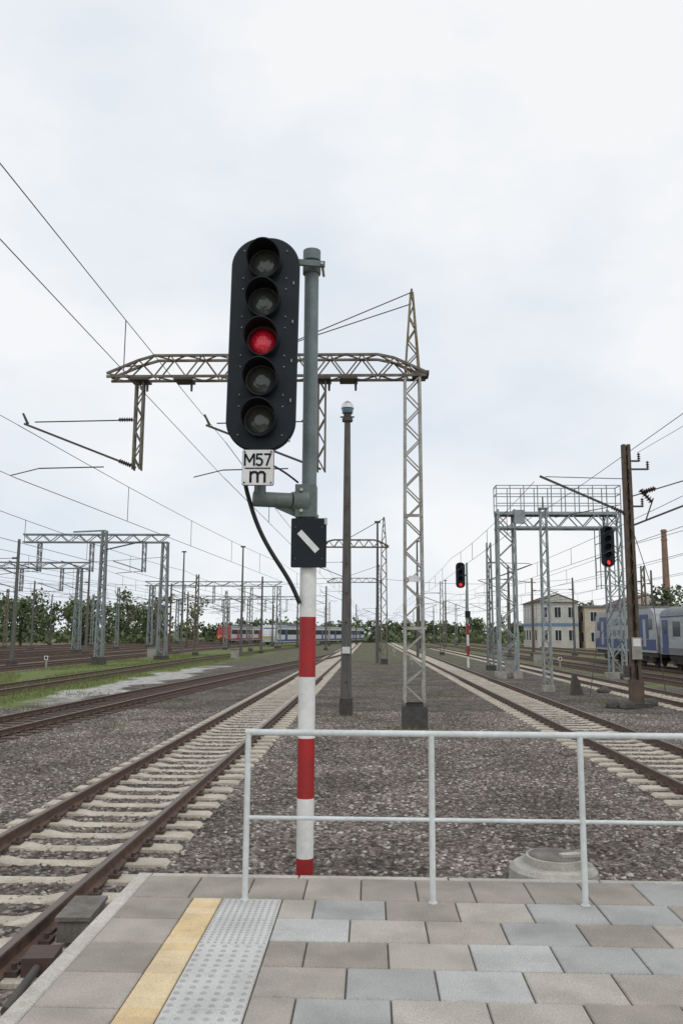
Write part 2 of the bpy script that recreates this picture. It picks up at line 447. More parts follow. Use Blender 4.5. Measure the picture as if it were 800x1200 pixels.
M_coping = mat('coping_concrete', (.56, .53, .47), (.42, .39, .34), 3, rough=.9, fine=.2, fscale=90, bump=.2, bscale=60, stain=.2)
M_joint = mat('joint_sand', (.13, .118, .095), (.085, .08, .06), 8, rough=1)
PZ = .84; XE = -1.57; YE = 5.88
pf = MB()
pf.box(((XE + .05 + 9) / 2 , (YE - .05 - 12) / 2, (PZ - .02 - .3) / 2), (9 - XE - .05, 12 + YE - .05, PZ - .02 + .3), M_conc)
pf.box(((XE + .1 + 8.9) / 2, (YE - .1 - 11.9) / 2, PZ - .012 - .01), (8.8 - XE, 11.8 + YE, .02), M_joint)
G = .004
y = YE
while y > -8:
    pf.tile(XE, XE + .095, y - 1.0 + G, y - G, PZ - .25, PZ, M_coping, .008); y -= 1.0
x = XE + .095
while x < 8.6:
    w = 1.0
    pf.tile(x + G, x + w - G, YE - .07, YE - G, PZ - .25, PZ, M_coping, .008); x += w
x = XE + .095
while x < 8.5:
    w = .355
    pf.tile(x + G, x + w - G, 5.36 + G, YE - .07 - G, PZ - .08, PZ + random.uniform(-.001, .001), random.choice([T[3], T[3], T[2], T[0]]), .006); x += w
y = 5.36
while y > -6:
    pf.tile(XE + .095 + G, -1.085 - G, y - .38 + G, y - G, PZ - .08, PZ + random.uniform(-.001, .001), random.choice([T[3], T[2], T[3]]), .006); y -= .38
y = 5.36
while y > -6:
    pf.tile(-1.085 + G / 2, -.905 - G / 2, y - .095 + G / 2, y - G / 2, PZ - .08, PZ + .001 + random.uniform(-.001, .001), random.choice(M_yel), .006); y -= .095
y = 5.36; k = 0
while y > -6:
    L_ = .38
    pf.tile(-.905 + G, -.535 - G, y - L_ + G, y - G, PZ - .08, PZ + .001, M_tac, .007)
    if y > 1.5:
        nx, ny = (10, 10) if k < 2 else (6, 6)
        r = .010 if k < 2 else .0165
        for a in range(nx):
            for b_ in range(ny):
                cx = -.905 + .37 * (a + .5) / nx; cy = y - L_ * (b_ + .5) / ny
                pf.cyl((cx, cy, PZ), (cx, cy, PZ + .006), r, r * .6, M_dome, 8)
    y -= L_; k += 1
y = 5.36; row = 0
while y > -6:
    x = -.535 + (0 if row % 2 else -.22)
    while x < 8.5:
        w = .425
        xa = max(x, -.535)
        if x + w - xa > .05:
            wt = [4, 3, 3, 1, 3] if x < .9 else [2, 2, 4, 2, 4]
            t = random.choices(T, weights=wt)[0]
            pf.tile(xa + G, x + w - G, y - .345 + G, y - G, PZ - .08, PZ + random.uniform(-.0015, .0015), t, .006)
        x += w
    y -= .345; row += 1
pf.obj('station_platform')

# fence
fe = MB(); FY = 5.33
for px in (-.762, .384, 1.302, 2.25, 3.2):
    fe.cyl((px, FY, PZ), (px, FY, PZ + 1.0), .019, .019, M_fence, 12)
    fe.cyl((px, FY, PZ), (px, FY, PZ + .006), .028, .028, M_fence, 12)
fe.cyl((-.762 - .019, FY, PZ + 1.0), (3.22, FY, PZ + 1.0), .0195, .0195, M_fence, 12)
fe.cyl((-.762, FY, PZ + .485), (3.2, FY, PZ + .485), .0125, .0125, M_fence, 10)
fe.obj('platform_railing')

# trackside boxes
tb = MB()
M_box = mat('equipment_box_paint', (.19, .175, .155), (.10, .085, .07), 5, rough=.7, fine=.2)
tb.box((-2.30, 6.95, .17), (.24, .50, .16), M_box, rz=.06)
tb.box((-2.30, 6.95, .265), (.27, .54, .03), M_box, rz=.06)
tb.box((-2.36, 6.3, .10), (.22, .26, .14), M_clip, rz=.1)
tb.cyl((-2.30, 5.55, .08), (-2.34, 6.15, .11), .03, .03, M_dark, 10)
tb.bar((-2.1, 7.3, .1), (-2.1, 7.9, .1), .05, .05, M_dark)
tb.obj('trackside_equipment_box')

# manhole
mh = MB()
def ring(mb, cx, cy, z0, z1, r0, r1, m, seg=40):
    mb.cyl((cx, cy, z0), (cx, cy, z1), r0, r1, m, seg)
M_mh = mat('manhole_concrete', (.50, .48, .42), (.36, .34, .29), 4, rough=.9, bump=.35, bscale=60, fine=.18, stain=.2)
ring(mh, 1.83, 8.75, -.02, .15, .44, .43, M_mh); ring(mh, 1.83, 8.75, .15, .19, .43, .39, M_mh)
ring(mh, 1.87, 8.8, .19, .262, .31, .30, M_mh); ring(mh, 1.87, 8.8, .262, .272, .27, .262, M_box)
mh.box((1.99, 8.72, .285), (.20, .09, .03), M_mh, rz=.3)
mh.obj('concrete_manhole')

# ------------------------------------------------------------------ main colour-light signal
sig = link('railway_signal', None)
sp = MB(); PX, PY = -.470, 6.3
R_ = .063
zs = [(-.1, .42, M_white), (.42, .845, M_red), (.845, 1.262, M_white), (1.262, 1.69, M_red), (1.69, 2.135, M_white), (2.135, 2.58, M_red), (2.58, 3.33, M_white)]
for a, b_, m in zs:
    sp.cyl((PX, PY, a), (PX, PY, b_), R_, R_, m, 24, False)
sp.cyl((PX, PY, 3.33), (PX, PY, 5.43), R_ - .006, R_ - .006, M_grpaint, 24)
sp.cyl((PX, PY, 5.43), (PX, PY, 5.515), R_ + .008, R_ + .008, M_grpaint, 24)
sp.cyl((PX, PY, 3.30), (PX, PY, 3.36), R_ + .012, R_ + .012, M_grpaint, 24)
sp.box((PX, PY, -.02), (.4, .4, .1), M_conc)
sp.obj('pole', sig)
hd = MB(); W, H = .525, 1.69
def stadium(W, H, n=18, rr=None):
    rr = rr or W / 2
    pts = []
    for q, (cx, cz, a0) in enumerate([(W / 2 - rr, H / 2 - rr, 0), (-W / 2 + rr, H / 2 - rr, 90), (-W / 2 + rr, -H / 2 + rr, 180), (W / 2 - rr, -H / 2 + rr, 270)]):
        for k in range(n + 1):
            a = math.radians(a0 + 90 * k / n); pts.append((cx + rr * math.cos(a), cz + rr * math.sin(a)))
    return pts
out = stadium(W, H, 14, .235); inn = stadium(W - .02, H - .02, 14, .225)
n = len(out)
vs = [(x, 0, z) for x, z in inn] + [(x, .012, z) for x, z in out] + [(x, .05, z) for x, z in out] + [(x * .9, .16, z * .96) for x, z in out]
hd.add(vs, [tuple(range(n))], M_black)
for a in range(3):
    hd.add(vs, [(a * n + k, (a + 1) * n + k, (a + 1) * n + (k + 1) % n, a * n + (k + 1) % n) for k in range(n)], M_black)
hd.add(vs, [tuple(range(3 * n, 4 * n))[::-1]], M_black)
lz = [.618 - .3085 * k for k in range(5)]
for i, z in enumerate(lz):
    seg = 36; ro, ri = .130, .122
    vs = []
    for rr_, kind in ((ro, 0), (ro, 1), (ri, 1), (ri, 2)):
        for k in range(seg):
            t = 2 * math.pi * k / seg; s_ = math.sin(t); c_ = math.cos(t)
            L_ = .07 + .13 * (s_ * .5 + .5) ** .8
            yy = {0: .0, 1: -L_, 2: .03}[kind]
            vs.append((rr_ * c_, yy, z + rr_ * s_))
    for a in range(3):
        hd.add(vs, [(a * seg + k, a * seg + (k + 1) % seg, (a + 1) * seg + (k + 1) % seg, (a + 1) * seg + k) for k in range(seg)], M_blackm if a == 2 else M_black, True)
    lm = M_lensred if i == 2 else M_lens
    rings = [(.108, -.006), (.095, -.016), (.07, -.026), (.04, -.033), (.0001, -.036)]
    vs = []
    for rr_, yy in rings:
        for k in range(seg):
            t = 2 * math.pi * k / seg; vs.append((rr_ * math.cos(t), yy, z + rr_ * math.sin(t)))
    for a in range(4):
        hd.add(vs, [(a * seg + k, (a + 1) * seg + k, (a + 1) * seg + (k + 1) % seg, a * seg + (k + 1) % seg) for k in range(seg)], lm, True)
    vs = []
    for rr_, yy in ((.121, -.002), (.121, -.012), (.107, -.012), (.107, -.002)):
        for k in range(seg):
            t = 2 * math.pi * k / seg; vs.append((rr_ * math.cos(t), yy, z + rr_ * math.sin(t)))
    for a in range(3):
        hd.add(vs, [(a * seg + k, a * seg + (k + 1) % seg, (a + 1) * seg + (k + 1) % seg, (a + 1) * seg + k) for k in range(seg)], M_dark, True)
    for sx in (-1, 1):
        for dz in (-.1, .1):
            hd.cyl((sx * .165, 0, z + dz * 1.1), (sx * .165, -.012, z + dz * 1.1), .006, .005, M_galv, 8)
    hd.box((.222, -.006, z - .15), (.010, .012, .024), M_galv)
ho = hd.obj('signal_head', sig, (-.812, 6.0, 4.645)); ho.rotation_euler = (0, .012, 0)
br = MB()
br.bar((-.60, 6.16, 5.36), (-.36, 6.21, 5.36), .03, .045, M_grpaint2)
br.bar((-.60, 6.16, 5.36), (-.60, 6.38, 5.36), .03, .045, M_grpaint2)
br.cyl((-.38, 6.18, 5.36), (-.38, 6.42, 5.36), .012, .012, M_bolt, 8)
br.cyl((PX, PY, 5.32), (PX, PY, 5.40), .072, .072, M_grpaint2, 20)
br.cyl((-.83, 6.14, 3.47), (-.83, 6.14, 3.80), .045, .045, M_grpaint2, 16)
br.cyl((-.83, 6.14, 3.60), (-.83, 6.14, 3.64), .075, .075, M_grpaint2, 16)
br.cyl((-.88, 6.14, 3.46), (-.60, 6.22, 3.46), .058, .058, M_grpaint2, 18)
br.cyl((-.60, 6.22, 3.46), (-.50, 6.27, 3.46), .065, .10, M_grpaint2, 18)
br.box((PX - .02, PY - .01, 3.46), (.16, .17, .25), M_grpaint2)
br.bar((-.70, 6.2, 3.44), (-.5, 6.27, 3.36), .02, .09, M_grpaint2)
for dz in (-.08, .08):
    br.cyl((PX - .05, PY - .12, 3.46 + dz), (PX - .05, PY - .08, 3.46 + dz), .013, .013, M_bolt, 8)
br.obj('bracket', sig)
pl = MB()
pr = [(x - .822, z + 3.662) for x, z in stadium(.228, .262, 5, .012)]
pl.prism(pr, 1, 5.935, 5.945, M_signwhite)
pl.prism([(x - .822, z + 3.662) for x, z in stadium(.236, .27, 5, .014)], 1, 5.946, 5.952, M_dark)
pl.box((-.822, 5.933, 3.655), (.19, .003, .008), M_blackm)
for sx in (-1, 1):
    for sz in (-1, 1):
        pl.cyl((-.822 + sx * .098, 5.934, 3.662 + sz * .115), (-.822 + sx * .098, 5.928, 3.662 + sz * .115), .006, .006, M_blackm, 8)
pl.bar((-.822, 5.955, 3.76), (-.822, 6.02, 3.80), .08, .01, M_dark)
pl.obj('number_plate', sig)
def strokes(mb, ox, oz, w, h, paths, t, m):
    q = 0
    for path in paths:
        for a, b_ in zip(path[:-1], path[1:]):
            p0 = Vector((ox + a[0] * w, 5.9335 - q * .0003, oz + a[1] * h)); p1 = Vector((ox + b_[0] * w, 5.9335 - q * .0003, oz + b_[1] * h))
            d = (p1 - p0).normalized(); pp = Vector((-d.z, 0, d.x)) * t / 2; e = d * t * .35
            vs = [p0 - e - pp, p0 - e + pp, p1 + e + pp, p1 + e - pp]
            vs += [v + Vector((0, -.0012, 0)) for v in vs]
            mb.add(vs, [(0, 1, 2, 3), (7, 6, 5, 4), (0, 4, 5, 1), (1, 5, 6, 2), (2, 6, 7, 3), (3, 7, 4, 0)], m)
            q += 1
le = MB()
strokes(le, -.918, 3.678, .068, .082, [[(0, 0), (0, 1)], [(.05, 1), (.5, .3), (.95, 1)], [(1, 1), (1, 0)]], .0135, M_blackm)
strokes(le, -.832, 3.678, .042, .082, [[(.95, 1), (.08, 1), (.04, .58), (.5, .64), (.9, .5), (1, .28), (.8, .04), (.4, -.02), (0, .1)]], .0135, M_blackm)
strokes(le, -.772, 3.678, .042, .082, [[(0, 1), (1, 1), (.35, 0)]], .0135, M_blackm)
strokes(le, -.874, 3.553, .104, .074, [[(0, 0), (0, 1)], [(0, .8), (.2, 1), (.38, .98), (.5, .8), (.5, 0)], [(.5, .8), (.7, 1), (.88, .98), (1, .8), (1, 0)]], .0165, M_blackm)
le.obj('lettering', sig)
sq = MB()
sq.prism([(x - .462, z + 3.135) for x, z in stadium(.268, .375, 5, .012)], 1, 6.205, 6.218, M_black)
sq.box((-.465, 6.2025, 3.145), (.045, .004, .20), M_signwhite, rot=Matrix.Rotation(math.radians(-43), 3, 'Y'))
for dz in (-.1, .1):
    sq.box((PX, 6.235, 3.135 + dz), (.16, .03, .03), M_grpaint2)
for sx, sz in ((-.1, .12), (.1, -.12), (.1, .12), (-.1, -.12)):
    sq.cyl((-.462 + sx, 6.206, 3.135 + sz), (-.462 + sx, 6.199, 3.135 + sz), .007, .007, M_dark, 8)
sq.box((-.334, 6.215, 3.30), (.02, .03, .05), M_bolt)
sq.obj('indicator_board', sig)

def curve_obj(name, splines, r, m, parent=None, smooth=False):
    cu = bpy.data.curves.new(name, 'CURVE'); cu.dimensions = '3D'; cu.bevel_depth = r; cu.bevel_resolution = 2 if smooth else 0
    for pts in splines:
        if smooth:
            s = cu.splines.new('NURBS'); s.points.add(len(pts) - 1); s.order_u = 4; s.use_endpoint_u = True
        else:
            s = cu.splines.new('POLY'); s.points.add(len(pts) - 1)
        for i, p in enumerate(pts): s.points[i].co = (*p, 1)
    cu.materials.append(m)
    o = bpy.data.objects.new(name, cu); scene.collection.objects.link(o)
    if parent: o.parent = parent
    return o
curve_obj('cable', [[(-.94, 6.12, 3.85), (-.965, 6.14, 3.66), (-.93, 6.15, 3.50), (-.84, 6.18, 3.22), (-.70, 6.2, 2.99), (-.58, 6.22, 2.82), (-.53, 6.25, 2.68)]], .0165, M_rubber, sig, True)
curve_obj('cable_strap', [[(-.55, 6.22, 3.60), (-.66, 6.1, 3.68), (-.76, 6.1, 3.72)]], .008, M_rubber, sig, True)

# ------------------------------------------------------------------ floodlight pole
fl = MB()
fl.cyl((-.72, 25.7, 0), (-.72, 25.7, 9.30), .175, .095, M_concpole, 20)
fl.cyl((-.72, 25.7, 0), (-.72, 25.7, .5), .21, .20, M_concdark, 20)
fl.cyl((-.72, 25.7, 9.15), (-.72, 25.7, 9.25), .17, .17, M_dark, 16)
fl.cyl((-.72, 25.7, 9.25), (-.72, 25.7, 9.42), .11, .13, M_dark, 16)
M_lampblue = mat('lamp_housing', (.12, .22, .27), (.09, .16, .2), 4, rough=.3)
fl.cyl((-.72, 25.7, 9.42), (-.72, 25.7, 9.58), .17, .19, M_lampblue, 18)
fl.cyl((-.72, 25.7, 9.58), (-.72, 25.7, 9.72), .21, .17, M_signwhite, 18)
fl.cyl((-.72, 25.7, 9.72), (-.72, 25.7, 9.82), .17, .05, M_galv, 18)
fl.bar((-.95, 25.7, 9.30), (-.5, 25.7, 9.30), .05, .04, M_dark)
fl.box((-.72, 25.50, 1.95), (.24, .02, .20), M_signwhite)
for k in range(8): fl.box((-.72, 25.52, 1.0 + k * .9), (.06, .03, .04), M_dark)
fl.obj('floodlight_pole')

# ------------------------------------------------------------------ main catenary portal
def arm_set(mb, x, y, ztop, zarm, side, m=M_dark):
    lattice(mb, x, y, zarm - .05, ztop, .2, .2, .2, .2, 7, M_rust, .045, .03)
    mb.bar((x, y - .1, zarm), (x + side * 3.2, y - .1, zarm + 1.25), .055, .055, m)
    mb.cyl((x + side * .1, y - .1, zarm + 1.35), (x + side * 2.9, y - .1, zarm + 1.3), .018, .018, m, 6)
    insulator(mb, (x + side * .15, y - .1, zarm + 1.36), (x + side * .55, y - .1, zarm + 1.36))
    insulator(mb, (x + side * .15, y - .1, zarm + .06), (x + side * .5, y - .1, zarm + .20))
    mb.cyl((x + side * .9, y - .1, zarm + .02), (x + side * 2.7, y - .1, zarm - .02), .018, .018, m, 6)
    mb.cyl((x + side * 2.7, y - .1, zarm - .02), (x + side * 3.5, y - .1, zarm - .22), .015, .015, m, 6)
    mb.cyl((x + side * 3.1, y - .1, zarm + 1.25), (x + side * 3.25, y - .1, zarm + 1.55), .04, .03, m, 6)

cp = MB(); CX, CY = 1.17, 22.3
cp.box((CX, CY, .28), (.66, .66, .58), M_concdark); cp.box((CX, CY, .62), (.44, .44, .12), M_concdark)
cp.box((CX, CY, .69), (.5, .5, .02), M_dark)
lattice(cp, CX, CY, .68, 9.5, .50, .40, .5, .4, 20, M_mast, .07, .035)
for zz in (2.6, 3.9, 5.6):
    cp.box((CX, CY - .27, zz), (.5, .02, .08), M_mast)
cp.box((CX, CY - .29, 3.9), (.28, .02, .16), M_signwhite)
lattice(cp, CX, CY, 9.5, 12.0, .40, .06, .40, .06, 7, M_apex, .055, .03)
cp.cyl((CX, CY, 11.9), (CX, CY, 12.12), .05, .03, M_rust, 8)
truss(cp, -7.35, 1.55, CY, 9.52, 10.12, .45, 20, M_rust, .065, .035, endl=1.2, endr=1.1)
cp.box((1.4, CY, 9.6), (.45, .5, .1), M_dark)
for xx in (-6.45, -5.2, -1.34, -.6):
    cp.box((xx, CY, 9.45), (.5, .55, .06), M_dark); cp.cyl((xx + .2, CY, 9.45), (xx + .2, CY, 9.15), .04, .03, M_dark, 8)
arm_set(cp, -6.45, CY, 9.5, 6.95, -1)
arm_set(cp, -1.34, CY, 9.5, 6.90, -1)
cp.cyl((CX, CY - .1, 11.98), (-3.0, CY - .2, 10.14), .016, .016, M_wire, 5)
cp.cyl((CX, CY + .1, 11.72), (-3.6, CY + .2, 10.14), .016, .016, M_wire, 5)
cp.obj('catenary_portal')

def portal2(name, x, y, xl, zb=9.5, apex=12.):
    p = MB()
    p.box((x, y, .2), (.6, .6, .45), M_concdark)
    lattice(p, x, y, .4, zb, .5, .4, .5, .4, 16, M_rust, .08, .05)
    lattice(p, x, y, zb, apex, .4, .08, .4, .08, 5, M_rust, .07, .05)
    truss(p, xl, x + .4, y, zb, zb + .6, .45, 14, M_rust, .08, .05, endl=1.0, endr=1.)
    p.cyl((x, y, apex - .1), (xl + 2.2, y, zb + .6), .03, .03, M_wire, 5)
    arm_set(p, xl + 2.4, y, zb, zb - 2.6, -1)
    p.obj(name)
portal2('catenary_portal', 1.15, 68, -4.2)
portal2('catenary_portal', 1.3, 116, -6)

def yard_portal(x0, x1, y, z, legs, m=M_portal):
    p = MB()
    truss(p, x0, x1, y, z - .7, z, .6, 16, m, .12, .07)
    for lx in legs:
        lattice(p, lx, y, .3, z - .7, .75, .45, .75, .45, 11, m, .13, .06)
        p.box((lx, y, .15), (1.1, 1.1, .5), M_concdark)
    k = x0 + 1.5
    while k < x1 - 1:
        lattice(p, k, y, z - 3.4, z - .7, .3, .3, .3, .3, 4, m, .06, .04)
        p.bar((k, y, z - 3.3), (k - 2.8, y, z - 2.4), .08, .08, M_dark)
        p.bar((k, y, z - 3.3), (k - 2.5, y, z - 3.5), .05, .05, M_dark)
        k += 4.8
    p.obj('yard_catenary_portal')
yard_portal(-31.5, -18.2, 74, 11.2, (-18.5,))
yard_portal(-52, -33, 96, 10.5, (-51, -34))
yard_portal(-36, -14, 132, 10.5, (-35, -14.5))
yard_portal(-44, -12, 185, 10.5, (-43, -27, -12.5))
m_ = MB(); lattice(m_, -20.2, 62, .3, 10.1, .50, .30, .50, .30, 15, M_portal, .12, .06)
m_.box((-20.2, 62, .25), (.9, .9, .7), M_concdark)
m_.bar((-20.2, 62, 8.6), (-17.2, 62, 9.3), .09, .09, M_dark)
m_.bar((-20.2, 62, 10.1), (-24.4, 67, 10.6), .12, .12, M_portal)
m_.obj('lattice_mast')

def gmast(h, side, latt, col, arm=3.0):
    p = MB()
    if latt:
        lattice(p, 0, 0, 0, h, .42, .26, .3, .2, 12, col, .08, .045)
    else:
        p.cyl((0, 0, 0), (0, 0, h), .17, .10, col, 10)
    p.box((0, 0, .15), (.6, .6, .4), M_concdark)
    za = h - 2.6
    p.bar((0, 0, za), (side * arm, 0, za + 1.1), .07, .07, M_dark)
    p.bar((0, 0, za + 1.2), (side * arm * .95, 0, za + 1.15), .04, .04, M_dark)
    p.bar((side * .4, 0, za + .1), (side * (arm + .2), 0, za - .2), .04, .04, M_dark)
    insulator(p, (side * .12, 0, za + 1.2), (side * .5, 0, za + 1.2), .09, 4)
    return p.mesh('catenary_mast')
GM = [gmast(8.6, -1, True, M_rust), gmast(8.8, 1, True, M_portal), gmast(9.2, -1, False, M_concpole), gmast(8.8, 1, False, M_brown), gmast(8.5, -1, True, M_portal)]
for (x, y, k) in [(-18.4, 88, 0), (-20.8, 120, 4), (-17.5, 150, 2), (-25.9, 60, 2), (-26, 108, 3), (-25.5, 150, 0), (-30.8, 90, 2), (-36, 118, 1), (-36, 72, 3), (-41, 85, 0),
                  (-45, 110, 2), (-47, 140, 1), (-30, 170, 2), (-22, 190, 3), (-13, 100, 2), (-12.6, 145, 3), (-8, 165, 0), (-6.3, 120, 2), (-6, 210, 1), (-53, 120, 0), (-58, 150, 2),
                  (1.5, 160, 0), (1.6, 205, 1), (2.0, 260, 0), (8.3, 58, 1), (8.4, 98, 0), (8.3, 140, 3), (8.2, 190, 0), (13.6, 82, 2), (13.7, 118, 0), (14.2, 160, 1),
                  (18.4, 95, 3), (18.4, 130, 0), (24.2, 100, 2), (18.5, 180, 1), (12, 230, 0), (4.6, 230, 3), (24.4, 75, 0), (16, 210, 2), (-34, 200, 0), (-18, 230, 3), (-49, 180, 1),
                  (-16, 112, 0), (-28.6, 130, 3), (-40, 155, 0), (-3, 185, 3), (-62, 100, 1), (-10.2, 190, 0), (29.5, 88, 2), (23.9, 145, 0)]:
    link('catenary_mast', GM[k], None, (x, y, 0), random.uniform(-.05, .05))
tp = MB(); tp.cyl((0, 0, 0), (0, 0, 12), .16, .08, M_concpole, 10); tp.box((0, 0, 12), (.5, .3, .15), M_dark)
tpm = tp.mesh('lighting_pole')
for (x, y) in [(.65, 71), (4.9, 86), (-14.2, 92), (-22.2, 98), (-39, 80), (16, 112), (13.6, 150), (-10.5, 135)]:
    link('lighting_pole', tpm, None, (x, y, 0))

# ------------------------------------------------------------------ right side signal gantry
gt = MB(); gy = 48
lattice(gt, 7.85, gy, .3, 9.6, 1.0, .95, .9, .9, 10, M_galv, .12, .06)
lattice(gt, 14.0, gy, .3, 9.6, .75, .75, .8, .8, 11, M_galv, .10, .05)
for lx in (7.4, 8.3, 13.65, 14.35): gt.box((lx, gy, .15), (.5, 1.3, .4), M_conc)
truss(gt, 7.3, 14.4, gy, 8.55, 9.35, .95, 10, M_galv, .12, .06)
gt.box((10.85, gy, 9.44), (7.1, 1.0, .05), M_galv)
for j in (-.5, .5):
    for zz in (9.95, 10.5, 11.0):
        gt.bar((7.3, gy + j, zz), (14.4, gy + j, zz), .045, .045, M_galv)
    k = 7.3
    while k <= 14.45:
        gt.bar((k, gy + j, 9.45), (k, gy + j, 11.0), .05, .05, M_galv); k += 7.1 / 9
for xx in (7.3, 14.4):
    for zz in (10.5, 11.0): gt.bar((xx, gy - .5, zz), (xx, gy + .5, zz), .045, .045, M_galv)
gt.box((8.6, gy - .55, 9.15), (.6, .12, .8), M_galv)
for zz in (5.2, 6.0, 6.8, 7.6):
    gt.bar((13.0, gy - .9, zz), (13.9, gy - .5, zz), .04, .04, M_galv); gt.bar((13.0, gy + .1, zz), (13.0, gy - .9, zz), .04, .04, M_galv)
for q in ((13.0, gy - .9), (13.0, gy + .1), (13.9, gy - .5)):
    gt.bar((q[0], q[1], 5.0), (q[0], q[1], 8.6), .045, .045, M_galv)
gt.obj('signal_gantry')
def small_signal(name, x, y, zc, h, w, lit, mount=None, pole=0):
    root = link(name, None)
    s = MB()
    s.prism([(x + a, zc + b) for a, b in stadium(w, h, 8, w * .42)], 1, y, y + .15, M_black)
    nl = max(2, int(h / .42))
    for i in range(nl):
        z = zc + h / 2 - h * (i + .5) / nl
        s.cyl((x, y, z), (x, y - .22, z), .15, .15, M_blackm, 16, False)
        s.cyl((x, y - .01, z), (x, y - .02, z), .13, .13, M_lensred_far if i == lit else M_blackm, 16)
    if pole:
        z = 0; i = 0
        while z < zc - h / 2:
            z2 = min(z + .8, zc - h / 2 + .4)
            s.cyl((x + pole, y + .25, z), (x + pole, y + .25, z2), .09, .09, (M_red if i % 2 else M_white) if z < 3.2 else M_galv, 12, False)
            z = z2; i += 1
        s.cyl((x + pole, y + .25, z), (x + pole, y + .25, zc + h / 2), .08, .08, M_galv, 12)
        s.bar((x + pole, y + .25, zc), (x, y + .1, zc), .1, .1, M_dark)
        s.box((x + pole, y + .12, 3.9), (.4, .04, .5), M_black)
    if mount: s.bar((x, y + .1, zc + h / 2), (x, y + .3, mount), .12, .12, M_galv)
    s.obj('signal_body', root)
    return root
small_signal('railway_signal', 13.4, gy - 1.1, 7.4, 2.3, .74, 4, mount=8.6)
small_signal('railway_signal', 6.75, 62, 6.8, 1.9, .68, 3, pole=.5)
tm = MB(); lattice(tm, 7.75, 37, .2, 8.0, .34, .26, .34, .26, 18, M_galv, .055, .03)
tm.box((7.75, 37, .1), (.5, .5, .35), M_conc); tm.box((7.75, 37, 8.05), (.4, .4, .06), M_galv)
tm.cyl((7.75, 37, 8), (7.75, 37, 8.6), .04, .03, M_dark, 8)
tm.obj('lattice_mast')
pd = MB(); pd.prism([(8.25, .0), (8.75, .0), (8.6, .55), (8.45, .85), (8.35, .85)], 1, 34.9, 35.2, M_dark); pd.obj('track_marker_board')

# dark mast on the right
dm = MB(); DX, DY = 9.2, 29.5
for s_ in (-1, 1):
    dm.bar((DX + s_ * .125, DY, .1), (DX + s_ * .085, DY, 9.25), .11, .22, M_brown)
dm.bar((DX, DY + .06, .1), (DX, DY + .06, 9.2), .12, .02, M_brown)
for k in range(16):
    z = .6 + k * .54; s_ = 1 if k % 2 else -1
    dm.bar((DX - s_ * .1, DY - .115, z), (DX + s_ * .1, DY - .115, z + .5), .05, .015, M_brown)
dm.box((DX, DY, .45), (.42, .40, .95), M_brown); dm.box((DX, DY, .05), (.8, .8, .2), M_concdark)
dm.bar((DX - .1, DY, 6.75), (DX - 3.1, DY, 8.1), .07, .07, M_dark)
insulator(dm, (DX - .15, DY, 6.75), (DX - .6, DY, 6.98), .09)
dm.bar((DX - .1, DY, 8.0), (DX - 2.9, DY, 8.08), .025, .025, M_dark)
dm.bar((DX - .3, DY, 7.05), (DX - 2.6, DY, 6.6), .03, .03, M_dark)
for (zz, L_) in ((8.65, .45), (8.35, .75), (7.0, .5)):
    dm.bar((DX, DY, zz), (DX + L_, DY, zz), .06, .06, M_dark)
    insulator(dm, (DX + L_, DY, zz - .02), (DX + L_, DY, zz + .3), .07, 4)
insulator(dm, (DX + .45, DY, 7.6), (DX + .85, DY, 7.15), .12, 6)
dm.bar((DX + .1, DY, 6.3), (DX + 3.4, DY, 7.6), .07, .07, M_dark)
dm.bar((DX + .1, DY, 7.35), (DX + 3.2, DY, 8.3), .04, .04, M_dark)
insulator(dm, (DX + .5, DY, 7.5), (DX + 1.0, DY, 7.66), .1, 6)
dm.bar((DX + .6, DY, 6.5), (DX + .9, DY, 7.3), .04, .04, M_dark)
dm.box((DX + .02, DY - .2, 2.0), (.34, .03, .75), M_conc)
dm.box((DX + .02, DY - .22, 2.2), (.26, .02, .26), M_signwhite)
dm.box((DX - .3, DY + .05, 1.2), (.16, .2, .4), M_dark)
st = [[(DX, DY, 6.6), (DX + .6, DY - .2, 4.2), (DX + .9, DY - .3, .4)], [(DX, DY, 4.5), (DX - 1.2, DY + .3, 2.2), (DX - 1.5, DY + .4, .3)]]
for s_ in st:
    for a, b_ in zip(s_[:-1], s_[1:]): dm.cyl(a, b_, .014, .014, M_wire, 5)
dm.obj('catenary_mast')
rk = MB()
for (a, b_) in ((8.3, 29.2), (8.7, 28.9), (9.9, 30.2), (10.0, 36.5)):
    bm = bmesh.new(); bmesh.ops.create_icosphere(bm, subdivisions=2, radius=.28)
    vs = [(v.co.x * random.uniform(.8, 1.2) + a, v.co.y + b_, max(0, v.co.z * random.uniform(.7, 1.1)) + .02) for v in bm.verts]
    fs = [tuple(v.index for v in f.verts) for f in bm.faces]; bm.free()
    rk.add(vs, fs, M_concdark)
rk.obj('rocks')

# ------------------------------------------------------------------ overhead wires
def sag(x0, x1, y0, y1, z, s, n=10):
    return [(x0 + (x1 - x0) * k / n, y0 + (y1 - y0) * k / n, z - s * 4 * (k / n) * (1 - k / n)) for k in range(n + 1)]
def catenary(xf, zc, zm, ys, r, droppers=True):
    sp_ = []
    for a, b_ in zip(ys[:-1], ys[1:]):
        sp_.append(sag(xf(a), xf(b_), a, b_, zm, .25)); sp_.append([(xf(a), a, zc), (xf(b_), b_, zc)])
        if droppers:
            n = 5
            for k in range(1, n):
                t = k / n; y = a + (b_ - a) * t; x = xf(a) + (xf(b_) - xf(a)) * t
                sp_.append([(x, y, zc), (x, y, zm - .25 * 4 * t * (1 - t))])
    curve_obj('overhead_wire', sp_, r, M_wire)
catenary(lambda y: -4.0, 6.66, 7.68, [-25, 22.3], .0085)
catenary(lambda y: -4.0 + .012 * (y - 22), 6.66, 7.68, [22.3, 68, 116, 160, 210], .012)
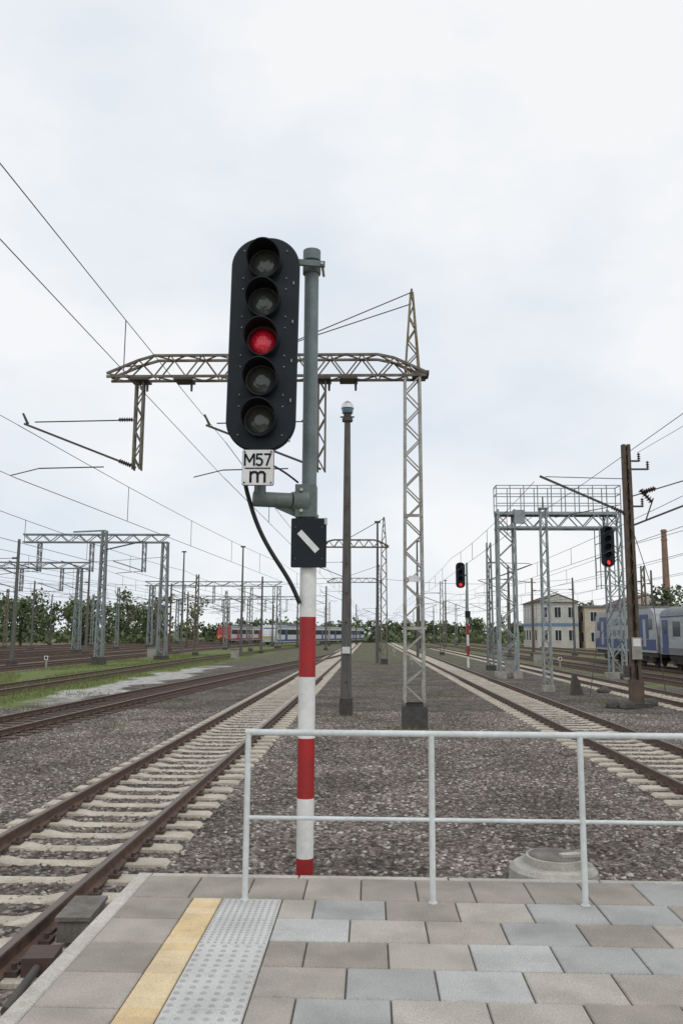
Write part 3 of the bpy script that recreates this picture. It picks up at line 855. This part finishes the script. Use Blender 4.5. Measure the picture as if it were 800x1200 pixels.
catenary(lambda y: -9.9 + .06 * max(0, y - 22), 6.7, 8.2, [-30, 22.3], .0095)
catenary(lambda y: -9.9 + .055 * max(0, y - 22), 6.7, 8.2, [22.3, 68, 116], .012)
catenary(lambda y: 5.9, 6.70, 7.9, [29.5, 60, 98, 140, 190], .013)
curve_obj('overhead_wire', [sag(5.75, 6.1, -10, 29.5, 6.75, .1), sag(12.5, 12.3, -10, 29.5, 7.6, .25), sag(12.3, 12.2, -10, 29.5, 6.5, 0), sag(9.8, 9.6, -10, 29.5, 8.95, .3)], .009, M_wire)
catenary(lambda y: 12.0, 6.6, 7.8, [29.5, 80, 118, 160], .013)
for X in (-16.5, -23.6, -28.4, -33.2, -38, -43):
    catenary(lambda y, X=X: X + 6 * sm_((y - 80) / 200), 6.6, 7.9, [-20, 30, 74, 96, 132, 185], .014, True)
for X in (16.0, 20.95, 27):
    catenary(lambda y, X=X: X, 6.6, 7.9, [5, 50, 95, 130, 180], .014)
curve_obj('span_wire', [sag(-62, -18.2, 74, 74, 9.2, .9), sag(-62, 1.2, 116, 116, 9.6, .6), sag(-60, -12, 150, 150, 9, .8), sag(1.2, 24, 100, 100, 9, .6), sag(8, 32, 130, 130, 9, .6)], .02, M_wire)

# ------------------------------------------------------------------ rolling stock
M_lblue = mat('loco_blue', (.04, .075, .21), (.03, .055, .16), 2, rough=.45)
M_lgrey = mat('coach_light_grey', (.42, .44, .46), (.34, .355, .37), 1.5, rough=.45, stretch=(1, .3, 2), stain=.15)
M_roof = mat('coach_roof_grey', (.19, .20, .205), (.14, .145, .15), 2, rough=.6)
M_under = mat('underframe_dark', (.03, .028, .026), (.06, .05, .042), 4, rough=.8)
M_yellow = mat('train_yellow', (.60, .45, .10), rough=.4)
M_tred = mat('train_red', (.40, .03, .03), rough=.4)
M_twhite = mat('train_white', (.62, .64, .65), (.55, .56, .57), 1, rough=.35)

def bogie(mb, y, x=0):
    for dy in (-1.45, 1.45):
        for sx in (-.75, .75):
            mb.cyl((x + sx - .06, y + dy, .19 + .5), (x + sx + .06, y + dy, .19 + .5), .5, .5, M_under, 18)
    for sx in (-1.02, 1.02):
        mb.box((x + sx, y, .75), (.14, 3.9, .28), M_under)
        for dy in (-1.45, 1.45): mb.box((x + sx, y + dy, .68), (.2, .4, .4), M_under)
        mb.box((x + sx, y, .95), (.2, .7, .45), M_under)

def coach_section(mb, y0, y1, body, z0, zw, hw=1.42, roofh=.55):
    pr = [(-hw, z0), (-hw, zw), (-hw * .93, zw + roofh * .45), (-hw * .7, zw + roofh * .8), (-hw * .35, zw + roofh), (hw * .35, zw + roofh), (hw * .7, zw + roofh * .8), (hw * .93, zw + roofh * .45), (hw, zw), (hw, z0)]
    n = len(pr); vs = [(a, y0, b) for a, b in pr] + [(a, y1, b) for a, b in pr]
    mb.add(vs, [(0, 1, n + 1, n), (n - 2, n - 1, 2 * n - 1, 2 * n - 2), (n - 1, 0, n, 2 * n - 1)], body)
    mb.add(vs, [(k, k + 1, n + k + 1, n + k) for k in range(1, n - 2)], M_roof, True)
    mb.add(vs, [tuple(range(n))[::-1], tuple(range(n, 2 * n))], body)

lo = MB()
z0, zw = 1.25, 3.95
lp = [(0.15, z0), (0.0, 2.45), (.55, zw), (1.2, 4.30), (14.7, 4.30), (15.35, zw), (15.9, 2.45), (15.75, z0)]
lo.prism(lp, 0, -1.42, 1.42, M_lgrey)
for sx in (-1, 1):
    X = sx * 1.425
    lo.box((X, 7.95, 1.78), (.01, 15.3, .75), M_lblue)
    lo.box((X, 3.0, 3.05), (.012, 2.6, 1.7), M_lblue); lo.box((X, 12.9, 3.05), (.012, 2.6, 1.7), M_lblue)
    for yy in (1.35, 14.55): lo.box((X, yy, 3.2), (.022, .8, .75), M_glass)
    for k in range(5): lo.box((X, 5.3 + k * 1.35, 3.45), (.022, .95, .5), M_glass)
    for k in range(4): lo.box((X, 5.9 + k * 1.35, 2.6), (.02, .9, .45), M_roof)
    for yy in (2.6, 13.3): lo.box((X, yy, 2.6), (.03, .6, 1.9), M_lgrey)
for yy, s_ in ((-.02, 1), (15.92, -1)):
    for sx in (-.6, .6): lo.bar((sx, yy + s_ * .12, 2.72), (sx, yy + s_ * .50, 3.75), .85, .04, M_glass)
    for sx in (-.85, .85):
        lo.cyl((sx, yy, 1.2), (sx, yy - s_ * .5, 1.2), .1, .1, M_under, 10); lo.cyl((sx, yy - s_ * .5, 1.2), (sx, yy - s_ * .56, 1.2), .24, .24, M_under, 14)
lo.box((0, 7.95, 1.1), (2.6, 15.3, .3), M_under)
lo.box((0, 7.95, 4.4), (2.0, 10, .25), M_roof)
bogie(lo, 3.6); bogie(lo, 12.3)
for s_, yy in ((1, 3.2), (-1, 12.7)):
    for sx in (-.5, .5):
        lo.bar((sx, yy, 4.35), (sx, yy + s_ * .9, 4.65), .05, .05, M_dark); lo.bar((sx, yy + s_ * .9, 4.65), (sx, yy - s_ * .3, 4.85), .05, .05, M_dark)
    lo.bar((-.9, yy - s_ * .3, 4.88), (.9, yy - s_ * .3, 4.88), .1, .05, M_dark)
lo.obj('electric_locomotive', None, (20.95, 57.6, 0))
def coach(name, y):
    c = MB(); Lc = 24
    coach_section(c, 0, Lc, M_lgrey, 1.2, 3.75, 1.42, .6)
    for sx in (-1, 1):
        X = sx * 1.425
        c.box((X, Lc / 2, 1.42), (.012, Lc - .3, .42), M_roof)
        c.box((X, Lc / 2, 3.66), (.012, Lc - .3, .1), M_lblue)
        for yy in (.95, Lc - .95):
            c.box((X, yy, 2.35), (.014, 1.1, 2.2), M_lblue); c.box((X, yy, 2.95), (.024, .5, .8), M_glass)
        for k in range(10): c.box((X, 3.0 + k * 2.0, 2.85), (.02, 1.25, .95), M_glass)
        for k in range(10):
            c.box((X, 3.0 + k * 2.0, 3.03), (.028, 1.25, .03), M_roof)
    c.box((0, Lc / 2, 1.05), (2.4, Lc - 2, .3), M_under)
    for yy in (8, 11, 14.5): c.box((0, yy, .8), (2.3, 1.8, .5), M_under)
    for yy in (-.15, Lc + .15): c.box((0, yy, 2.3), (1.2, .3, 2.2), M_under)
    for k in range(6): c.cyl((0, 2.5 + k * 3.8, 4.3), (0, 2.5 + k * 3.8, 4.45), .22, .15, M_roof, 10)
    bogie(c, 3); bogie(c, Lc - 3)
    c.obj(name, None, (20.95, y, 0))
coach('passenger_coach', 33.0); coach('passenger_coach', 8.4)

def emu(name, loc, rz, accent, nose, L1=18, ncar=3):
    c = MB(); y = 0
    for i in range(ncar):
        coach_section(c, y, y + L1, M_twhite, .75, 3.4, 1.42, .5)
        for sx in (-1, 1):
            X = sx * 1.425
            c.box((X, y + L1 / 2, 2.6), (.014, L1 - .8, .95), M_glass)
            c.box((X, y + L1 / 2, 1.05), (.012, L1 - .2, .35), accent)
            for k in (.3, .7): c.box((X, y + L1 * k, 2.05), (.03, 1.4, 2.1), accent)
        bogie(c, y + 2.6) ; y += L1 + .5
        c.box((0, y - .25, 2.2), (2.2, .5, 2.4), M_under)
    c.prism([(0, .75), (-1.1, .8), (-1.25, 1.7), (-.75, 2.9), (0, 3.85)], 0, -1.38, 1.38, nose)
    c.bar((0, -1.05, 2.12), (0, -.42, 3.35), 2.2, .05, M_glass)
    c.box((0, -1.27, 1.7), (2.2, .06, .3), M_yellow)
    for sx in (-1, 1): c.box((sx * .95, -1.25, 1.35), (.35, .12, .2), M_signwhite)
    c.box((0, 12, 4.05), (1.8, 8, .35), M_roof)
    c.obj(name, None, loc, rz)
emu('electric_multiple_unit', (-18.2, 152, 0), -.21, M_lblue, M_twhite, ncar=4)
emu('electric_multiple_unit', (-31.0, 178, 0), -.12, M_tred, M_tred, ncar=2)

# ------------------------------------------------------------------ buildings
M_cream = mat('cream_plaster', (.56, .49, .38), (.48, .42, .33), .6, rough=.9, stain=.1)
M_whitewall = mat('pale_wall', (.56, .55, .50), (.47, .46, .42), .6, rough=.9, stain=.1)
M_blueband = mat('blue_wall_band', (.16, .26, .42), rough=.8)
M_tile = mat('brown_roof', (.13, .075, .055), (.09, .06, .05), 2, rough=.85)
M_brick = mat('chimney_brick', (.30, .19, .14), (.22, .14, .11), 1.5, rough=.9)
def building(name, x, y, w, d, h, wall, roof='flat', nf=2, band=None):
    root = link(name, None, None, (x, y, 0))
    b = MB(); b.box((0, 0, h / 2), (w, d, h), wall); b.obj('walls', root)
    r = MB()
    if roof == 'flat':
        r.box((0, 0, h + .2), (w + .5, d + .5, .4), M_roof)
    else:
        r.prism([(-w / 2 - .5, h), (w / 2 + .5, h), (0, h + w * .2)], 1, -d / 2 - .4, d / 2 + .4, M_tile)
        r.prism([(-w / 2 + .3, h + .02), (w / 2 - .3, h + .02), (0, h + w * .17)], 1, -d / 2 - .43, -d / 2 - .405, wall)
    r.obj('roof', root)
    wi = MB(); fh = h / nf
    nx = max(2, int(w / 2.3)); ny = max(2, int(d / 2.8))
    for f in range(nf):
        for k in range(nx):
            cx = -w / 2 + w * (k + .5) / nx; cz = fh * (f + .55)
            wi.box((cx, -d / 2 - .01, cz), (1.3, .08, fh * .5), M_signwhite); wi.box((cx, -d / 2 - .03, cz), (1.12, .09, fh * .45), M_glass)
            wi.box((cx, -d / 2 - .05, cz), (.06, .09, fh * .45), M_signwhite)
        for k in range(ny):
            cy = -d / 2 + d * (k + .5) / ny; cz = fh * (f + .55)
            wi.box((-w / 2 - .01, cy, cz), (.08, 1.4, fh * .5), M_signwhite); wi.box((-w / 2 - .03, cy, cz), (.09, 1.2, fh * .45), M_glass)
    wi.obj('windows', root)
    if band:
        q = MB(); q.box((0, -d / 2 - .06, fh * 1.02), (w + .05, .08, .5), band); q.box((-w / 2 - .06, 0, fh * 1.02), (.08, d, .5), band); q.obj('wall_band', root)
building('workshop_building', 34.6, 162, 7.5, 14, 8.4, M_whitewall, 'gable', 2, M_blueband)
building('signal_box_building', 42.5, 160, 6.5, 12, 7.4, M_cream, 'flat', 2)
building('depot_building', 51.0, 162, 9.5, 14, 8.0, M_cream, 'gable', 2)
ch = MB(); ch.cyl((58.2, 165, 0), (58.2, 165, 23.2), .85, .5, M_brick, 20)
for zz in (22.7, 21.0): ch.cyl((58.2, 165, zz), (58.2, 165, zz + .3), .62, .62, M_brick, 20)
ch.obj('brick_chimney')

# ------------------------------------------------------------------ trees
def leaf_mat(name, c1, c2):
    return mat(name, c1, c2, .25, rough=.95, fine=.35, fscale=1.2, spec=.1)
LM = [leaf_mat('hazed_foliage_dark', (.075, .10, .055), (.095, .12, .065)), leaf_mat('hazed_foliage_mid', (.12, .155, .08), (.15, .18, .095)), leaf_mat('hazed_foliage_light', (.18, .21, .115), (.205, .22, .12))]  # leaf greens greyed and lightened: distance haze painted into the colour
M_bark = mat('bark', (.12, .09, .07), (.07, .055, .045), 2, rough=.95)
def tree(mb, x, y, h, w, n, leaf, low=.28):
    base = Vector((x, y, 0))
    mb.cyl(base, base + Vector((0, 0, h * .55)), h * .025, h * .012, M_bark, 7)
    clumps = []
    for k in range(random.randint(7, 11)):
        a = random.uniform(0, 6.28); zz = random.uniform(low, .88); rr = w * .5 * random.uniform(.1, .8) * (1.15 - abs(zz - .5))
        c = base + Vector((math.cos(a) * rr, math.sin(a) * rr, h * zz)); cr_ = w * random.uniform(.16, .28)
        clumps.append((c, cr_, random.choice((0, 1, 1, 2))))
        mb.cyl(base + Vector((0, 0, h * zz * .6)), c, h * .009, h * .004, M_bark, 4, False)
    for (c, cr_, mi) in clumps:
        for q in range(n // len(clumps)):
            d = Vector((random.gauss(0, 1), random.gauss(0, 1), random.gauss(0, 1))).normalized() * cr_ * random.uniform(.35, 1.08)
            p = c + d; s_ = leaf * random.uniform(.6, 1.4)
            u = Vector((random.uniform(-1, 1), random.uniform(-1, 1), random.uniform(-1, 1))).normalized()
            v = u.cross(Vector((random.uniform(-1, 1), random.uniform(-1, 1), random.uniform(-1, 1)))).normalized()
            li = mi if random.random() < .7 else random.choice((0, 1, 2))
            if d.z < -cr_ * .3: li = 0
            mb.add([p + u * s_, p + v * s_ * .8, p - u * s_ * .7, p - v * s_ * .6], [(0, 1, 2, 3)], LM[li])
tl = MB()
X = -210
while X < 160:
    left = X < -45
    yy = (205 if left else 245) + random.uniform(-12, 25)
    hh = random.uniform(9.5, 13.5)
    if -45 <= X < 20: hh *= .5
    elif X >= 20: hh *= .62
    tree(tl, X, yy, hh, random.uniform(6, 9) * (1 if left else .8), 330, .42, .15)
    X += random.uniform(2.6, 4.4)
X = -210
while X < 160:
    tree(tl, X, 272 + random.uniform(-5, 15), random.uniform(10, 14) * (.5 if -70 < X < 60 else 1), 9, 170, .7, .12); X += random.uniform(4, 6.5)
tl.obj('tree_line')
for (x, y, h, w) in [(44, 122, 9.5, 8), (50, 120, 11, 8), (56, 124, 9.5, 9), (-52, 150, 8.5, 8), (-60, 142, 9.5, 9), (-70, 150, 10.5, 9), (-66, 128, 8.0, 8), (-45, 170, 8.5, 9)]:
    t = MB(); tree(t, 0, 0, h, w, 1700, .30, .2); t.obj('deciduous_tree', None, (x, y, 0))
sh = MB()
for k in range(5200):
    x = random.uniform(-170, 110); y = (random.uniform(220, 240) if x > -45 else random.uniform(170, 195))
    p = Vector((x, y, abs(random.gauss(0, 1.0)) + .1)); s_ = random.uniform(.35, .7)
    u = Vector((random.uniform(-1, 1), random.uniform(-1, 1), random.uniform(-1, 1))).normalized(); v = u.cross(Vector((.3, .9, .2))).normalized()
    sh.add([p + u * s_, p + v * s_, p - u * s_, p - v * s_], [(0, 1, 2, 3)], random.choice(LM))
sh.obj('shrubs')

# grass blades
GMt = [mat('grass_blade', (.13, .18, .05), (.19, .23, .085), 1.0, rough=.95, spec=.1), mat('grass_dry', (.24, .23, .12), (.18, .17, .09), 1.0, rough=.95, spec=.1)]
gr = MB()
def blade(x, y, h, m):
    a = random.uniform(0, 6.28); w = h * .12
    dx, dy = math.cos(a) * w, math.sin(a) * w; lx, ly = random.uniform(-.4, .4) * h, random.uniform(-.4, .4) * h
    gr.add([(x - dx, y - dy, 0), (x + dx, y + dy, 0), (x + lx, y + ly, h)], [(0, 1, 2)], m)
for k in range(30000):
    y = 22 + 70 * random.random() ** 1.3; x = random.uniform(-21.5, -12.3)
    if mnoise.noise(Vector((x * .4, y * .15, 0))) < -.15: continue
    blade(x, y, random.uniform(.06, .2), GMt[0] if random.random() < .75 else GMt[1])
for (cx, cy, rr, n_) in [(1.1, 21.8, .9, 260), (-.7, 25.4, .6, 120), (2.1, 8.9, .5, 25), (-7, 30, 1.5, 160), (-6.6, 22, .8, 80), (2.5, 34, 1.4, 300), (.5, 40, 1.6, 300), (8.6, 31, 1.8, 400), (-1.4, 6.1, .25, 60), (-.3, 6.05, .5, 50), (9, 40, 2, 300), (2.9, 50, 2, 400), (-10.8, 27, 1.6, 300), (-11.3, 33, 1.6, 300)]:
    for k in range(n_):
        blade(random.gauss(cx, rr * .5), random.gauss(cy, rr * .5) if cy > 7 else cy + abs(random.gauss(0, .06)), random.uniform(.04, .13), random.choice(GMt))
gr.obj('grass')

for (x, y) in [(-21.8, 56), (3.1, 62), (13.9, 62), (-30.6, 50), (2.6, 90)]:
    s = MB(); s.box((0, 0, .4), (.10, .10, .8), M_conc); s.box((0, -.07, .7), (.26, .02, .26), M_signwhite); s.box((0, -.085, .7), (.15, .01, .15), M_blackm); s.obj('lineside_marker', None, (x, y, 0))
for (x, y) in [(9.0, 54), (-12.6, 78), (13.9, 70), (-21.5, 82)]:
    s = MB(); s.box((0, 0, .45), (.7, .4, .9), M_conc); s.box((0, 0, .93), (.8, .5, .07), M_roof); s.obj('relay_cabinet', None, (x, y, 0))

# ------------------------------------------------------------------ world / light / camera
w = bpy.data.worlds.new('World'); scene.world = w; w.use_nodes = True
nt = w.node_tree; L = nt.links.new
for n_ in list(nt.nodes): nt.nodes.remove(n_)
outw = N(nt, 'ShaderNodeOutputWorld')
sky = N(nt, 'ShaderNodeTexSky', sky_type='NISHITA'); sky.sun_disc = False
sky.sun_elevation = math.radians(50); sky.sun_rotation = math.radians(155)
b1 = N(nt, 'ShaderNodeBackground'); b1.inputs['Strength'].default_value = .1; L(sky.outputs[0], b1.inputs['Color'])
tc = N(nt, 'ShaderNodeTexCoord')
mp = N(nt, 'ShaderNodeMapping'); mp.inputs['Scale'].default_value = (1, 1, 1.8); mp.inputs['Location'].default_value = (.35, .2, .1)
L(tc.outputs['Generated'], mp.inputs['Vector'])
no = N(nt, 'ShaderNodeTexNoise'); no.inputs['Scale'].default_value = 2.4; no.inputs['Detail'].default_value = 6; no.inputs['Roughness'].default_value = .5
L(mp.outputs[0], no.inputs['Vector'])
cr = N(nt, 'ShaderNodeValToRGB'); e = cr.color_ramp.elements
e[0].position = .38; e[0].color = (.77, .83, .905, 1); e[1].position = .58; e[1].color = (.955, .965, .98, 1)
L(no.outputs['Fac'], cr.inputs[0])
b2 = N(nt, 'ShaderNodeBackground'); b2.inputs['Strength'].default_value = 1.0; L(cr.outputs[0], b2.inputs['Color'])
mx = N(nt, 'ShaderNodeMixShader'); mx.inputs[0].default_value = .95
L(b1.outputs[0], mx.inputs[1]); L(b2.outputs[0], mx.inputs[2]); L(mx.outputs[0], outw.inputs[0])
sd = bpy.data.lights.new('sun', 'SUN'); sd.energy = .7; sd.angle = math.radians(18); sd.color = (1, .97, .93)
so = bpy.data.objects.new('sun', sd); scene.collection.objects.link(so)
az = math.radians(155); el = math.radians(50)
so.rotation_euler = Vector((math.sin(az) * math.cos(el), math.cos(az) * math.cos(el), math.sin(el))).to_track_quat('Z', 'Y').to_euler()

cam = bpy.data.cameras.new('camera'); co = bpy.data.objects.new('camera', cam); scene.collection.objects.link(co)
cam.sensor_fit = 'VERTICAL'; cam.sensor_height = 22.3; cam.lens = 18.0; cam.clip_end = 5000; cam.clip_start = .05
co.matrix_world = Matrix.Translation((0, 0, EYE)) @ Matrix.Rotation(math.radians(1.99), 4, 'Z') @ Matrix.Rotation(math.radians(98.34), 4, 'X') @ Matrix.Rotation(.006, 4, 'Z')
scene.camera = co
